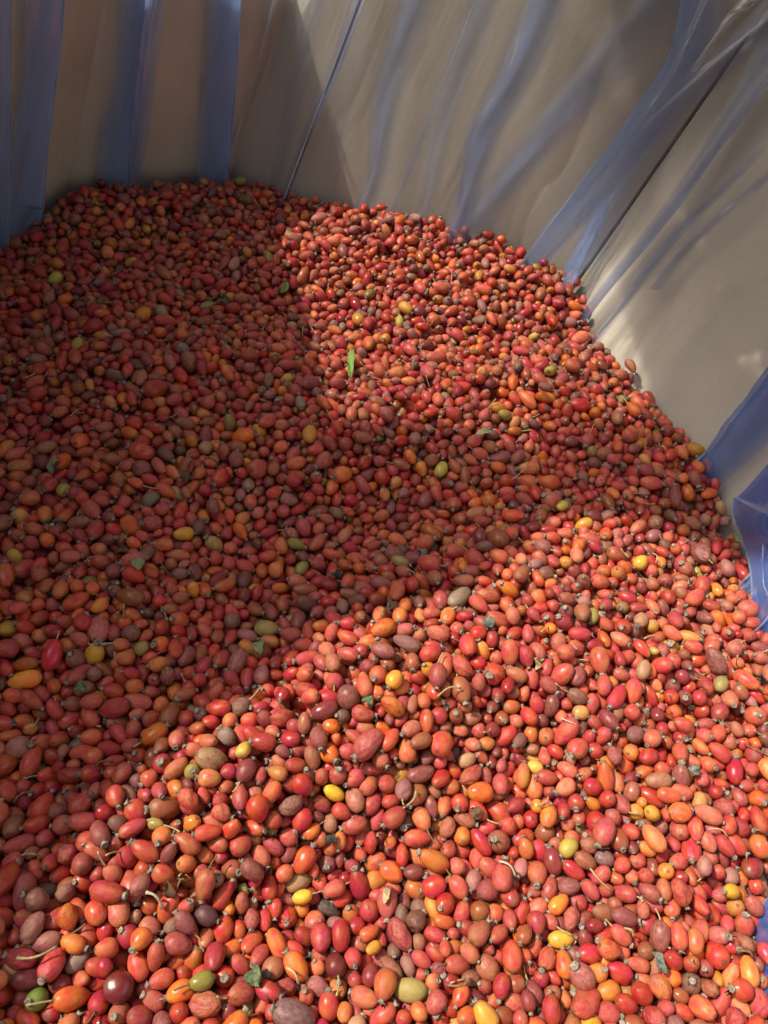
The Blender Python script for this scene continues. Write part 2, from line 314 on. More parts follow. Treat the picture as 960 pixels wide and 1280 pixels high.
FOLDS = [
    ('a', 0.5, 0.012, 1, [[[-0.527, 0.6054, -0.2352], [-0.5232, 0.6327, -0.2322]], [[-0.525, 0.6195, -0.3287], [-0.5216, 0.645, -0.3287]], [[-0.5231, 0.634, -0.4181], [-0.5198, 0.6584, -0.4206]], [[-0.5215, 0.6458, -0.4947], [-0.5189, 0.6648, -0.4982]]]),
    ('b', 0.62, 0.014, 1, [[[-0.521, 0.6491, -0.2304], [-0.5153, 0.691, -0.2258]], [[-0.5199, 0.6572, -0.3059], [-0.5145, 0.6971, -0.3048]], [[-0.5203, 0.6547, -0.3523], [-0.5144, 0.6981, -0.3533]], [[-0.5199, 0.6577, -0.4295], [-0.5135, 0.7043, -0.4346]], [[-0.5198, 0.6584, -0.4501], [-0.5133, 0.7059, -0.4563]]]),
    ('c', 0.62, 0.012, 1, [[[-0.5041, 0.7618, -0.2172], [-0.4888, 0.7853, -0.2087]], [[-0.4982, 0.7708, -0.308], [-0.4824, 0.7952, -0.3009]], [[-0.5001, 0.7679, -0.3707], [-0.4807, 0.7979, -0.3634]], [[-0.4967, 0.7731, -0.4429], [-0.475, 0.8067, -0.4366]]]),
    ('d', 0.62, 0.016, 0, [[[-0.4914, 0.7814, -0.2101], [-0.4783, 0.8015, -0.2028]], [[-0.4862, 0.7894, -0.3026], [-0.4729, 0.8099, -0.2966]], [[-0.4812, 0.7971, -0.3636], [-0.4696, 0.815, -0.3592]], [[-0.4756, 0.8058, -0.4315], [-0.467, 0.819, -0.429]]]),
    ('e', 0.7, 0.016, 1, [[[-0.4556, 0.8366, -0.1901], [-0.4365, 0.866, -0.1794]], [[-0.4435, 0.8552, -0.2925], [-0.4211, 0.8897, -0.2827]], [[-0.4353, 0.8679, -0.3665], [-0.4106, 0.906, -0.3578]], [[-0.4302, 0.8757, -0.4049], [-0.4058, 0.9134, -0.3974]]]),
    ('f', 0.22, 0.008, 2, [[[-0.4197, 0.892, -0.17], [-0.4105, 0.9061, -0.1648]], [[-0.4141, 0.9005, -0.2519], [-0.4087, 0.909, -0.2493]], [[-0.414, 0.9008, -0.3332], [-0.4082, 0.9097, -0.331]]]),
    ('g', 0.3, 0.01, 1, [[[-0.3407, 0.9194, -0.1297], [-0.3241, 0.9198, -0.1215]], [[-0.335, 0.9196, -0.2199], [-0.3209, 0.9199, -0.2125]], [[-0.3366, 0.9195, -0.2774], [-0.3256, 0.9198, -0.2713]], [[-0.3363, 0.9195, -0.3624], [-0.3266, 0.9198, -0.3567]]]),
    ('h', 0.25, 0.008, 2, [[[-0.2933, 0.9205, -0.1062], [-0.249, 0.9215, -0.0843]], [[-0.283, 0.9207, -0.1663], [-0.245, 0.9216, -0.1465]], [[-0.2737, 0.9209, -0.2239], [-0.2368, 0.9218, -0.2038]], [[-0.2449, 0.9216, -0.2988], [-0.2179, 0.9222, -0.2833]]]),
    ('i', 0.2, 0.006, 2, [[[-0.2085, 0.9224, -0.1705], [-0.202, 0.9226, -0.167]], [[-0.2045, 0.9225, -0.2334], [-0.1959, 0.9227, -0.2286]], [[-0.1996, 0.9226, -0.3076], [-0.1907, 0.9228, -0.3023]]]),
    ('j', 0.42, 0.014, 2, [[[-0.169, 0.9233, -0.0446], [-0.1258, 0.9243, -0.0232]], [[-0.1584, 0.9235, -0.1307], [-0.1139, 0.9245, -0.1071]], [[-0.1587, 0.9235, -0.1936], [-0.1168, 0.9245, -0.1703]], [[-0.1408, 0.9239, -0.247], [-0.1075, 0.9247, -0.2277]], [[-0.1281, 0.9242, -0.3032], [-0.0962, 0.9249, -0.284]]]),
    ('k', 0.3, 0.012, 2, [[[-0.0717, 0.9255, 0.0037], [-0.012, 0.9268, 0.0332]], [[-0.0891, 0.9251, -0.0898], [-0.0286, 0.9265, -0.0578]], [[-0.1038, 0.9248, -0.1723], [-0.0489, 0.926, -0.1417]], [[-0.1221, 0.9244, -0.2693], [-0.0679, 0.9256, -0.2372]]]),
    ('l', 0.48, 0.016, 0, [[[-0.0329, 0.9264, 0.0229], [0.0022, 0.9271, 0.0403]], [[-0.0083, 0.9269, -0.0313], [0.0267, 0.9277, -0.013]], [[-0.0073, 0.9269, -0.0965], [0.0267, 0.9277, -0.0778]], [[-0.0139, 0.9268, -0.1735], [0.0238, 0.9276, -0.1517]], [[-0.0221, 0.9266, -0.2696], [0.0087, 0.9273, -0.2506]]]),
    ('m', 0.7, 0.014, 1, [[[0.0017, 0.9271, -0.1742], [0.0243, 0.9276, -0.161]], [[0.0173, 0.9275, -0.2367], [0.0361, 0.9279, -0.2252]], [[0.0211, 0.9276, -0.2926], [0.045, 0.9202, -0.2747]]]),
    ('n', 0.32, 0.01, 2, [[[0.0307, 0.9278, 0.0263], [0.0716, 0.8898, 0.0466]], [[0.0144, 0.9274, -0.0511], [0.0508, 0.9135, -0.0307]], [[0.002, 0.9271, -0.1268], [0.0429, 0.9226, -0.103]], [[0.0178, 0.9275, -0.2152], [0.0514, 0.9129, -0.1911]]]),
    ('o', 0.45, 0.01, 1, [[[0.0596, 0.9035, -0.0214], [0.0847, 0.8749, -0.0063]], [[0.0685, 0.8934, -0.0845], [0.0851, 0.8744, -0.0724]], [[0.0707, 0.8908, -0.1547], [0.0857, 0.8737, -0.1419]], [[0.0662, 0.896, -0.2642], [0.0786, 0.8818, -0.2513]]]),
    ('p', 0.3, 0.008, 2, [[[0.1076, 0.8487, -0.0366], [0.1203, 0.8342, -0.0279]], [[0.1014, 0.8558, -0.0979], [0.1123, 0.8433, -0.0892]], [[0.092, 0.8666, -0.1646], [0.1039, 0.853, -0.1539]], [[0.0939, 0.8644, -0.2604], [0.1028, 0.8542, -0.2507]]]),
    ('q', 0.3, 0.008, 2, [[[0.13, 0.8231, -0.0399], [0.1418, 0.8096, -0.0313]], [[0.1179, 0.8369, -0.1015], [0.1284, 0.825, -0.0928]], [[0.1083, 0.8479, -0.1592], [0.1184, 0.8363, -0.1498]]]),
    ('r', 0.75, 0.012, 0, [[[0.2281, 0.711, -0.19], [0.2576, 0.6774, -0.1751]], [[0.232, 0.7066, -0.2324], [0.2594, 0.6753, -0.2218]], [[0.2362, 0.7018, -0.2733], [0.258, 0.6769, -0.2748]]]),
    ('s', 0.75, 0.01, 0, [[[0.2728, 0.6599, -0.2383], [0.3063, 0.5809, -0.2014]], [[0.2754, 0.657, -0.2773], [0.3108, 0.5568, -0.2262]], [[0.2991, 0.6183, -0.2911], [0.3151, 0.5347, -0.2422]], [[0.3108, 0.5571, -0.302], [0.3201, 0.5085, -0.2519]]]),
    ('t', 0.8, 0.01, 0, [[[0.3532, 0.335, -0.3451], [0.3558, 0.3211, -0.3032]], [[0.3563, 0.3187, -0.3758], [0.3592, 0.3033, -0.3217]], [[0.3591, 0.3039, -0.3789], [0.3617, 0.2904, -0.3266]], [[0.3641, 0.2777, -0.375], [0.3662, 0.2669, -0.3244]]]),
    ('u', 0.2, 0.006, 2, [[[-0.2228, 0.9221, -0.0713], [-0.1852, 0.9229, -0.0526]], [[-0.2139, 0.9223, -0.1387], [-0.1791, 0.9231, -0.1205]], [[-0.1989, 0.9226, -0.2111], [-0.169, 0.9233, -0.1946]], [[-0.1699, 0.9233, -0.2976], [-0.1453, 0.9238, -0.2831]]]),
    ('v', 0.16, 0.006, 2, [[[-0.3846, 0.9185, -0.1515], [-0.3549, 0.9191, -0.1368]], [[-0.3783, 0.9186, -0.2428], [-0.3493, 0.9193, -0.2275]], [[-0.3575, 0.9191, -0.3669], [-0.331, 0.9197, -0.3517]]]),
    ('x', 0.59, 0.006, 1, [[[-0.0199, 0.9267, 0.0251], [-0.0082, 0.9269, 0.0309]], [[-0.0107, 0.9269, -0.0021], [-0.0027, 0.927, 0.002]], [[-0.0077, 0.9269, -0.0247], [0.0011, 0.9271, -0.0202]], [[-0.0021, 0.9271, -0.039], [0.0041, 0.9272, -0.0358]]]),  # x and y are small pale pleats painting the glints
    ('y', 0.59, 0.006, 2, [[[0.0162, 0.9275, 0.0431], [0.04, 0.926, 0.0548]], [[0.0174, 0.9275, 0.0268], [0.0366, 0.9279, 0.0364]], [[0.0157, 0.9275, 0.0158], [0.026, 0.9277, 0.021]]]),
    ('z', 0.6, 0.008, 1, [[[0.2961, 0.6333, -0.2671], [0.298, 0.624, -0.2579]], [[0.2999, 0.614, -0.2866], [0.3018, 0.6043, -0.2763]], [[0.3071, 0.5763, -0.2961], [0.309, 0.5665, -0.2846]], [[0.3138, 0.5415, -0.2996], [0.3152, 0.5339, -0.2898]]]),  # z and Z are paler ridges, sunlit blue put into their colour
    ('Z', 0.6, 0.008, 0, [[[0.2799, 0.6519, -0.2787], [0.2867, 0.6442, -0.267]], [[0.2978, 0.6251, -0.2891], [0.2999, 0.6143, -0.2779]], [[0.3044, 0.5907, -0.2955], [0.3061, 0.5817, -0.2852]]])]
FM = {}
def fold_mat(al):  # right side pleats have their shade painted in as deeper blue
    k = round(al, 2)
    if k not in FM:
        FM[k] = film_material('painted_glint_film', .75, (.80, .83, .88), (1, 1, 1), .1, .9, .8, faded=True, skin=.9) if k == .59 else film_material('gathered_blue_film', k * (.78 if k > .72 else .95), (.07, .18, .56) if k > .72 else (.35, .54, .94) if k > .45 else (.20, .28, .50), (1, 1, 1), .3 if k > .72 else .16, .6, .12 if k > .72 else .35, faded=True, skin=.32)  # glint pleats get near-white film, the highlight put into its colour
    return FM[k]
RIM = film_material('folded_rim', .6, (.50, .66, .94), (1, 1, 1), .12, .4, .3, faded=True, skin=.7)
def interp_rows(rows, m):
    rows = np.array(rows); t = np.linspace(0, len(rows) - 1, m); i = np.minimum(t.astype(int), len(rows) - 2); f = (t - i)[:, None, None]
    # smooth (Catmull-Rom) through the rows
    p0 = rows[np.maximum(i - 1, 0)]; p1 = rows[i]; p2 = rows[i + 1]; p3 = rows[np.minimum(i + 2, len(rows) - 1)]
    return .5 * (2 * p1 + (p2 - p0) * f + (2 * p0 - 5 * p1 + 4 * p2 - p3) * f ** 2 + (3 * p1 - p0 - 3 * p2 + p3) * f ** 3)
cen = np.array([-.1, .35, 0])
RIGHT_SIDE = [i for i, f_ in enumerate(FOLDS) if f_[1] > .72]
for fi, (nm, al, dep, edge, rows) in enumerate(FOLDS):
    rows = [list(map(list, r)) for r in rows]
    e = np.array(rows[-1]); e2 = e.copy(); e2[:, 2] -= .05; rows.append(e2.tolist())
    if nm not in 'mpxyzZ':                                   # carry the pleat on up to the liner's rim
        f0, f1 = np.array(rows[0]), np.array(rows[1]); climb = f0[:, 2].mean() - f1[:, 2].mean(); rim_z = -.25 if nm in 'abcde' else -.03 if fi in RIGHT_SIDE else .07
        if climb > .003 and rim_z > f0[:, 2].mean():
            k_ = min((rim_z - f0[:, 2].mean()) / climb, .22 / np.linalg.norm((f0 - f1).mean(0))); rows.insert(0, (f0 + (f0 - f1) * k_).tolist())
    R_ = interp_rows(rows, 44)
    V, UVW, FD, nc = [], [], [], 15
    prof = np.linspace(0, 1, nc)
    for r, (a, c) in enumerate(R_):
        mid = (a + c) / 2; inn = cen - mid; inn[2] = 0; inn /= np.linalg.norm(inn)
        wv = .10 * math.sin(r * .45 + fi) + .05 * math.sin(r * 1.1 + fi * 2)
        for side in (0, 1):
            for u in prof:
                if edge == 1: bulge = u ** 1.4
                elif edge == 0: bulge = (1 - u) ** 1.4
                else: bulge = math.sin(PI * u)
                h = dep * bulge * (1 + wv) * (1.0 if side else .35) + .0012 * math.sin(9 * u + r * .3) * math.sin(PI * u)
                p = a + (c - a) * u + inn * (h + .001 * side)
                V.append(p - LO + (0, 0, Z0)); UVW.append((u * np.linalg.norm(c - a) + fi * 3.1, p[2], 0))
                e_ = u if edge == 1 else 1 - u
                fd = math.sin(PI * u) ** 1.2 if edge == 2 else e_ ** .55 * (1 + .35 * max(0, (e_ - .86) / .14))
                FD.append((fd * (min(1, r / 9) if al < .25 or nm in 'mp' else 1),) * 3)
    F = []; nn = 2 * nc
    for r in range(len(R_) - 1):
        for q in range(nc - 1):
            F.append((r * nn + q, r * nn + q + 1, (r + 1) * nn + q + 1, (r + 1) * nn + q))
            F.append((r * nn + nc + q, r * nn + nc + q + 1, (r + 1) * nn + nc + q + 1, (r + 1) * nn + nc + q))
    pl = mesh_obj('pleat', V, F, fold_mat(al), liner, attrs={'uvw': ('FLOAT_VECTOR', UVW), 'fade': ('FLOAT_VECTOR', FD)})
    if edge != 2 and al >= .4 and nm not in 'xy':            # the folded rim of doubled film, its glint painted as a paler edge
        E, U2, D2, F2 = [], [], [], []
        for r, (a, c) in enumerate(R_):
            p0, q0 = (c, a) if edge == 1 else (a, c)
            inn = cen - p0; inn[2] = 0; inn /= np.linalg.norm(inn); al_ = (q0 - p0) / (np.linalg.norm(q0 - p0) + 1e-9)
            base_ = p0 + inn * dep * (1 + .10 * math.sin(r * .45 + fi) + .05 * math.sin(r * 1.1 + fi * 2))
            wdt = .0016 + .0007 * math.sin(r * .7 + fi)
            for o_ in (al_ * wdt + inn * .0012, inn * .0022, -al_ * .0006 + inn * .0002, inn * .0010 + al_ * wdt * .6):
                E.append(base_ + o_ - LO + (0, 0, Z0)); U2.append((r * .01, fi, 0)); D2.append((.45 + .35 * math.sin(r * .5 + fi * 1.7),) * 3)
        for r in range(len(R_) - 1):
            for q in range(4): F2.append((r * 4 + q, r * 4 + (q + 1) % 4, r * 4 + 4 + (q + 1) % 4, r * 4 + 4 + q))
        mesh_obj('crease', E, F2, RIM, pl, attrs={'uvw': ('FLOAT_VECTOR', U2), 'fade': ('FLOAT_VECTOR', D2)})
# unseen film added over the mouth's back and left, filtering the far sunlight
V, UVW, FD = [], [], []
nx, ny = 60, 26
for j in range(ny + 1):
    for i in range(nx + 1):
        u, v = i / nx, j / ny
        y = .405 + .015 * max(0, 1 - u * 3) + (.915 - .405) * v
        xl = -.505 - (.74 - y) * .13 if y < .76 else -.505 + (y - .76) * .64
        path = min(u * 1.25, 1.25)                           # metres along the sheet: up .29, then across
        if path < .31: x, z = xl + .03 * (path / .31) ** 2, np.interp(y, [.6, .68, .76, .92], [-.165, -.185, -.225, -.178]) * (1 - path / .31) + .132 * path / .31
        else: x, z = xl + .03 + (path - .31), .11 + .02 * min(1, (path - .31) / .1)
        x = min(x, .04 + (.93 - y) * .8)
        V.append((x - LO[0] + .004 * math.sin(y * 43 + z * 21), y - LO[1], Z0 + z + .005 * math.sin(x * 31 + y * 11) - LO[2])); UVW.append((y, path, 0))
        e = min(max((y - .43) / .11, 0), 1); e2 = min(max((u - .27) / .1, 0), 1); FD.append((1.9 - .9 * e * e * (3 - 2 * e) + 1.5 * e2 * e2 * (3 - 2 * e2) - .7 * min(max((y - .68) / .12, 0), 1) * (1 - e2),) * 3)  # uneven density shapes the light that falls through
F = [(j * (nx + 1) + i, j * (nx + 1) + i + 1, (j + 1) * (nx + 1) + i + 1, (j + 1) * (nx + 1) + i) for j in range(ny) for i in range(nx)]
mesh_obj('sun_filter_sheet', V, F, SUN_FILTER, liner, attrs={'uvw': ('FLOAT_VECTOR', UVW), 'fade': ('FLOAT_VECTOR', FD)})

# ------------------------------------------------------------------ rosehips: pour egg shapes into the bin and let them settle
def settle(seed, iters, subs, depth, y_min, layers, spacing):
    """positions, long axes, widths and lengths of rosehips packed between the bin's sides"""
    g = np.random.default_rng(seed)
    D = np.roll(PLAN, -1, 0) - PLAN; D /= np.linalg.norm(D, axis=1)[:, None]; O = np.stack([-D[:, 1], D[:, 0]], 1)
    PL, OO = np.concatenate([PLAN, [[0, y_min]]]), np.concatenate([O, [[0, -1.0]]])
    def sides(x, y): return [(x - PL[i, 0]) * OO[i, 0] + (y - PL[i, 1]) * OO[i, 1] for i in range(len(PL))]
    pts = []
    for la in range(layers):
        X, Y = np.meshgrid(np.arange(-.63, .41, spacing), np.arange(y_min - .01, .95, spacing))
        x = X.ravel() + g.uniform(-.002, .002, X.size) + (la % 2) * spacing / 2; y = Y.ravel() + g.uniform(-.002, .002, X.size) + (la % 2) * spacing / 2
        ok = np.max(sides(x, y), axis=0) < -.007; x, y = x[ok], y[ok]
        pts.append(np.stack([x, y, heap(x, y) - depth + .008 + la * .0115 + g.uniform(-.002, .002, x.size)], 1))
    C = np.concatenate(pts); n = len(C)
    w = np.clip(g.normal(.0100, .0015, n), .0064, .0145); big = g.random(n) < .02; w[big] = np.clip(w[big] * 1.3, .0125, .0185)
    asp = np.clip(1.04 + np.abs(g.normal(.40, .22, n)), 1.06, 2.2); l = np.minimum(w * asp, .026)
    A = g.normal(size=(n, 3)); A /= np.linalg.norm(A, axis=1)[:, None]
    re = w / 2 * np.clip(1 - .36 * (asp - 1), .6, 1); off = np.maximum(l / 2 - re, 1e-4)
    R = np.stack([re, w / 2, re], 1).ravel(); own = np.repeat(np.arange(n), 3); m = len(R)
    sk = np.array([-1, 0, 1.0])[None, :, None]
    balls = lambda: (C[:, None, :] + sk * off[:, None, None] * A[:, None, :]).reshape(-1, 3)
    def near(X, mg):
        cs = .0185 + mg; K = np.floor((X - X.min(0)) / cs).astype(np.int64) + 1; dim = K.max(0) + 2
        key = (K[:, 0] * dim[1] + K[:, 1]) * dim[2] + K[:, 2]; o = np.argsort(key, kind='stable'); sk_ = key[o]; N_ = len(o)
        Xo, Ro, Oo_ = X[o], R[o], own[o]; res = []
        rows = [(0, 0)] + [(a, b) for a in (-1, 0, 1) for b in (-1, 0, 1) if (a, b) > (0, 0)]
        for a, b in rows:                                    # cells of one column are neighbours in the sorted keys: one span each
            d = (a * dim[1] + b) * dim[2]
            if (a, b) == (0, 0): lo = np.arange(N_) + 1; hi = np.searchsorted(sk_, sk_ + 1, 'right')
            else: lo = np.searchsorted(sk_, sk_ + d - 1, 'left'); hi = np.searchsorted(sk_, sk_ + d + 1, 'right')
            cn = np.maximum(hi - lo, 0); i = np.repeat(np.arange(N_), cn); j = np.arange(cn.sum()) - np.repeat(np.cumsum(cn) - cn, cn) + np.repeat(lo, cn)
            df = Xo[i] - Xo[j]; ok = (np.einsum('ij,ij->i', df, df) < (Ro[i] + Ro[j] + mg) ** 2) & (Oo_[i] != Oo_[j])
            res.append((o[i[ok]], o[j[ok]]))
        return np.concatenate([r[0] for r in res]), np.concatenate([r[1] for r in res])
    G = np.broadcast_to(HN, (n, 3))
    for it in range(iters):
        f = it / iters
        C = C - (.0008 * (1 - .9 * f) if it < iters - 12 else .00004) * G
        if f < .5: A = A + g.normal(size=A.shape) * .03; A /= np.linalg.norm(A, axis=1)[:, None]
        X = balls()
        if it % 6 == 0:
            e = .004; G = np.stack([heap(C[:, 0] - e, C[:, 1]) - heap(C[:, 0] + e, C[:, 1]), heap(C[:, 0], C[:, 1] - e) - heap(C[:, 0], C[:, 1] + e), np.full(n, 2 * e)], 1); G /= np.linalg.norm(G, axis=1)[:, None]
            I, J = near(X, .0035); RS = R[I] + R[J]
        for s_ in range(subs):
            d = X[I] - X[J]; L = np.sqrt(np.einsum('ij,ij->i', d, d)) + 1e-9; h = np.nonzero(L < RS)[0]
            i, j = I[h], J[h]; c = d[h] * ((RS[h] - L[h]) * .5 / L[h])[:, None]
            cn = np.bincount(i, minlength=m) + np.bincount(j, minlength=m)
            dX = np.stack([np.bincount(i, c[:, a], m) - np.bincount(j, c[:, a], m) for a in range(3)], 1)
            X = X + dX * (1.5 / np.maximum(cn, 1))[:, None]
            X[:, 2] = np.maximum(X[:, 2], heap(X[:, 0], X[:, 1]) - depth + R)
            for q_, sd in enumerate(sides(X[:, 0], X[:, 1])):
                p = np.maximum(sd + R, 0); X[:, 0] -= p * OO[q_, 0]; X[:, 1] -= p * OO[q_, 1]
            Y3 = X.reshape(n, 3, 3); C = Y3.mean(1); A = Y3[:, 2] - Y3[:, 0]; A = A / (np.linalg.norm(A, axis=1)[:, None] + 1e-9)
            if s_ < subs - 1: X = balls()
    return C, A, w, l

C0, A0, W0, L0 = settle(11, 170, 3, .024, -.12, 5, .0152)
# the strip under the near rim, out of view, repeats the pattern of the strip beside it
m_ = C0[:, 1] < .13; Cn = C0[m_].copy(); Cn[:, 2] += heap(Cn[:, 0], Cn[:, 1] - .25) - heap(Cn[:, 0], Cn[:, 1]); Cn[:, 1] -= .25
P1 = np.array([(.42, -.10), (.12, -.36), (-.34, -.36), (-.62, -.10)]); ok_ = (Cn[:, 1] > -.352) & (Cn[:, 0] < .36 - .8 * np.maximum(-.05 - Cn[:, 1], 0) - .01) & (Cn[:, 0] > -.60 + .9 * np.maximum(-.05 - Cn[:, 1], 0) + .01)
HC = np.concatenate([C0, Cn[ok_]]); HA = np.concatenate([A0, A0[m_][ok_]]); HW = np.concatenate([W0, W0[m_][ok_]]); HL = np.concatenate([L0, L0[m_][ok_]])
g0 = np.random.default_rng(5)
hh = HC[:, 2] - heap(HC[:, 0], HC[:, 1])
gone = (hh > -.008) & (g0.random(len(HC)) < .12)                # a few hollows
HC, HA, HW, HL = HC[~gone], HA[~gone], HW[~gone], HL[~gone]
def project(p):
    r = np.atleast_2d(p); z = r @ FWD; return np.stack([480 + FPX * (r @ RGT) / z, 640 - FPX * (r @ UPV) / z, z], 1)
def showing():
    """share of each rosehip the lens sees (photograph pixels), by a quick depth buffer"""
    W_, H_ = 480, 640; f = FPX / 2; zb = np.full((H_, W_), 1e9); ib = np.full((H_, W_), -1)
    S = project(HC); px, py, z = S[:, 0] / 2, S[:, 1] / 2, S[:, 2]; rad = f * HL * .55 / z
    todo = np.nonzero((z > .05) & (px > -rad) & (px < W_ + rad) & (py > -rad) & (py < H_ + rad))[0]
    for i in todo[np.argsort(z[todo])]:
        x0, x1 = max(int(px[i] - rad[i]), 0), min(int(px[i] + rad[i]) + 2, W_); y0, y1 = max(int(py[i] - rad[i]), 0), min(int(py[i] + rad[i]) + 2, H_)
        if x0 >= x1 or y0 >= y1: continue
        X, Y = np.meshgrid(np.arange(x0, x1) + .5, np.arange(y0, y1) + .5)
        r = FWD + ((X - W_ / 2) / f)[..., None] * RGT + ((H_ / 2 - Y) / f)[..., None] * UPV
        a = HA[i]; iw, il = 2 / HW[i], 2 / HL[i]
        rr = r * iw + ((r @ a) * (il - iw))[..., None] * a; oo = -HC[i] * iw + (-HC[i] @ a) * (il - iw) * a
        b_ = rr @ oo; aa = np.einsum('ijk,ijk->ij', rr, rr); dd = b_ * b_ - aa * (oo @ oo - 1); t = np.where(dd > 0, (-b_ - np.sqrt(np.maximum(dd, 0))) / aa, 1e9)
        sub = zb[y0:y1, x0:x1]; k = t < sub; sub[k] = t[k]; ib[y0:y1, x0:x1][k] = i
    return np.bincount(ib[ib >= 0], minlength=len(HC)) * 4
CNT = showing()
order = np.argsort(-CNT, kind='stable')
HC, HA, HW, HL, CNT = HC[order], HA[order], HW[order], HL[order], CNT[order]
NH = len(HC)
LOD = np.where(CNT > 300, 3, np.where(CNT > 70, 2, np.where(CNT > 0, 1, 0)))
# rosehips that stand out by their colour: x, y on the heap, kind, description, length in mm
STAND = [
    (0.001, 0.277, 'lemon', 'lemon yellow rosehip in the sun', 15.0),
    (0.073, 0.278, 'yellow', 'bright yellow rosehip', 16.0),
    (0.102, 0.3, 'gold', 'golden rosehip next to the bright yellow one', 17.0),
    (-0.02, 0.115, 'green', 'green unripe rosehip', 14.0),
    (0.106, 0.163, 'purple', 'big dusty purple rosehip', 26.0),
    (0.247, 0.246, 'frost', 'big frosted crimson rosehip', 20.0),
    (0.259, 0.231, 'shrivel', 'big shrivelled red rosehip', 26.0),
    (0.206, 0.207, 'gold', 'golden rosehip on the bottom edge', 18.0),
    (0.223, 0.305, 'lemon', 'pale yellow pointed rosehip', 16.0),
    (-0.028, 0.283, 'purple', 'purple-black rosehip', 16.0),
    (-0.004, 0.266, 'grey', 'grey withered rosehip', 14.0),
    (0.008, 0.22, 'amber', 'amber rosehip at lower left', 14.0),
    (0.049, 0.159, 'orange', 'large orange rosehip', 19.0),
    (0.045, 0.185, 'dark', 'near-black plum rosehip', 14.0),
    (-0.11, 0.286, 'gold', 'golden rosehip in the shade', 20.0),
    (-0.033, 0.118, 'tan', 'tan brown rosehip', 22.0),
    (0.141, 0.207, 'gold', 'small golden rosehip below the middle', 12.0),
    (0.086, 0.213, 'yellow', 'yellow rosehip with a stem', 13.0),
    (0.103, 0.222, 'black', 'black shrivelled rosehip', 18.0),
    (0.164, 0.244, 'gold', 'slim golden rosehip low in the middle', 18.0),
    (0.125, 0.246, 'amber', 'amber rosehip in the lower middle', 15.0),
    (0.206, 0.32, 'amber', 'amber rosehip right of the crest', 18.0),
    (0.252, 0.342, 'gold', 'golden rosehip far out on the right', 17.0),
    (0.267, 0.351, 'gold', 'pale golden rosehip near the right edge', 15.0),
    (0.246, 0.314, 'purple', 'slate purple rosehip', 17.0),
    (0.319, 0.321, 'yellow', 'half hidden yellow rosehip', 14.0),
    (0.332, 0.284, 'amber', 'orange yellow rosehip', 18.0),
    (0.232, 0.258, 'gold', 'golden rosehip above the frosted crimson one', 17.0),
    (0.321, 0.293, 'frost', 'wrinkled frosted crimson rosehip', 25.0),
    (0.178, 0.468, 'olive', 'olive brown rosehip', 16.0),
    (0.154, 0.556, 'gold', 'golden orange rosehip', 18.0),
    (0.164, 0.575, 'mauve', 'dusty mauve rosehip', 18.0),
    (0.202, 0.488, 'olive', 'olive rosehip', 14.0),
    (0.207, 0.548, 'gold', 'yellow rosehip in sun', 15.0),
    (0.234, 0.464, 'olive', 'grey olive rosehip', 10.0),
    (0.187, 0.349, 'lemon', 'lime rosehip', 12.0),
    (0.126, 0.571, 'lemon', 'pale lemon rosehip', 14.0),
    (0.132, 0.659, 'olive', 'olive rosehip', 15.0),
    (0.225, 0.73, 'gold', 'golden rosehip by the wall', 20.0),
    (0.066, 0.745, 'lemon', 'lemon rosehip', 15.0),
    (0.037, 0.808, 'lemon', 'lime rosehip', 13.0),
    (-0.285, 0.771, 'gold', 'yellow rosehip', 15.0),
    (-0.267, 0.779, 'olive', 'grey green rosehip', 15.0),
    (-0.094, 0.749, 'lemon', 'lemon rosehip', 16.0),
    (0.021, 0.58, 'lemon', 'olive yellow rosehip', 20.0),
    (-0.1, 0.541, 'gold', 'golden rosehip', 20.0),
    (-0.137, 0.533, 'gold', 'golden rosehip', 17.0),
    (-0.326, 0.533, 'lemon', 'lime rosehip', 18.0),
    (-0.42, 0.63, 'lemon', 'yellow rosehip', 16.0),
    (-0.172, 0.537, 'olive', 'olive rosehip', 19.0),
    (-0.119, 0.306, 'frost', 'long dusty red rosehip', 26.0),
    (-0.212, 0.327, 'lemon', 'olive yellow rosehip', 18.0),
    (-0.23, 0.406, 'lemon', 'olive yellow rosehip', 19.0),
    (-0.183, 0.284, 'gold', 'yellow rosehip', 20.0),
    (-0.129, 0.421, 'gold', 'golden rosehip', 17.0),
    (-0.055, 0.862, 'gold', 'golden rosehip', 15.0),
    (-0.14, 0.734, 'gold', 'golden rosehip', 18.0),
    (-0.472, 0.742, 'gold', 'golden rosehip', 17.0),
    (-0.12, 0.59, 'grey', 'grey rosehip', 17.0),
    (0.047, 0.658, 'lemon', 'lime rosehip', 15.0),
    (-0.113, 0.32, 'orange', 'orange rosehip', 18.0),
    (-0.113, 0.225, 'mauve', 'dusty maroon rosehip', 20.0),
    (-0.078, 0.199, 'red', 'dusty red rosehip', 19.0)]
OV = {}
SCR = project(HC)
for sx, sy, cls, desc, mm in STAND:
    c_ = project(np.array([sx, sy, float(heap(sx, sy))]))[0]
    d_ = np.hypot(SCR[:, 0] - c_[0], SCR[:, 1] - c_[1]); size = FPX * HW / SCR[:, 2]
    score = np.minimum(CNT / (size * size), 1.0) * 22 - d_; score[list(OV)] = -1e9; score[CNT < 20] = -1e9
    OV[int(np.argmax(score))] = (cls, desc, mm)
for k, (cls, desc, mm) in OV.items():
    s_ = min(mm / 1000 / HL[k], 1.35); HL[k] *= s_; HW[k] = min(HW[k] * s_, HL[k] * .8)
HC = HC + np.array([0, 0, Z0])
rng = np.random.default_rng(21); random.seed(21)
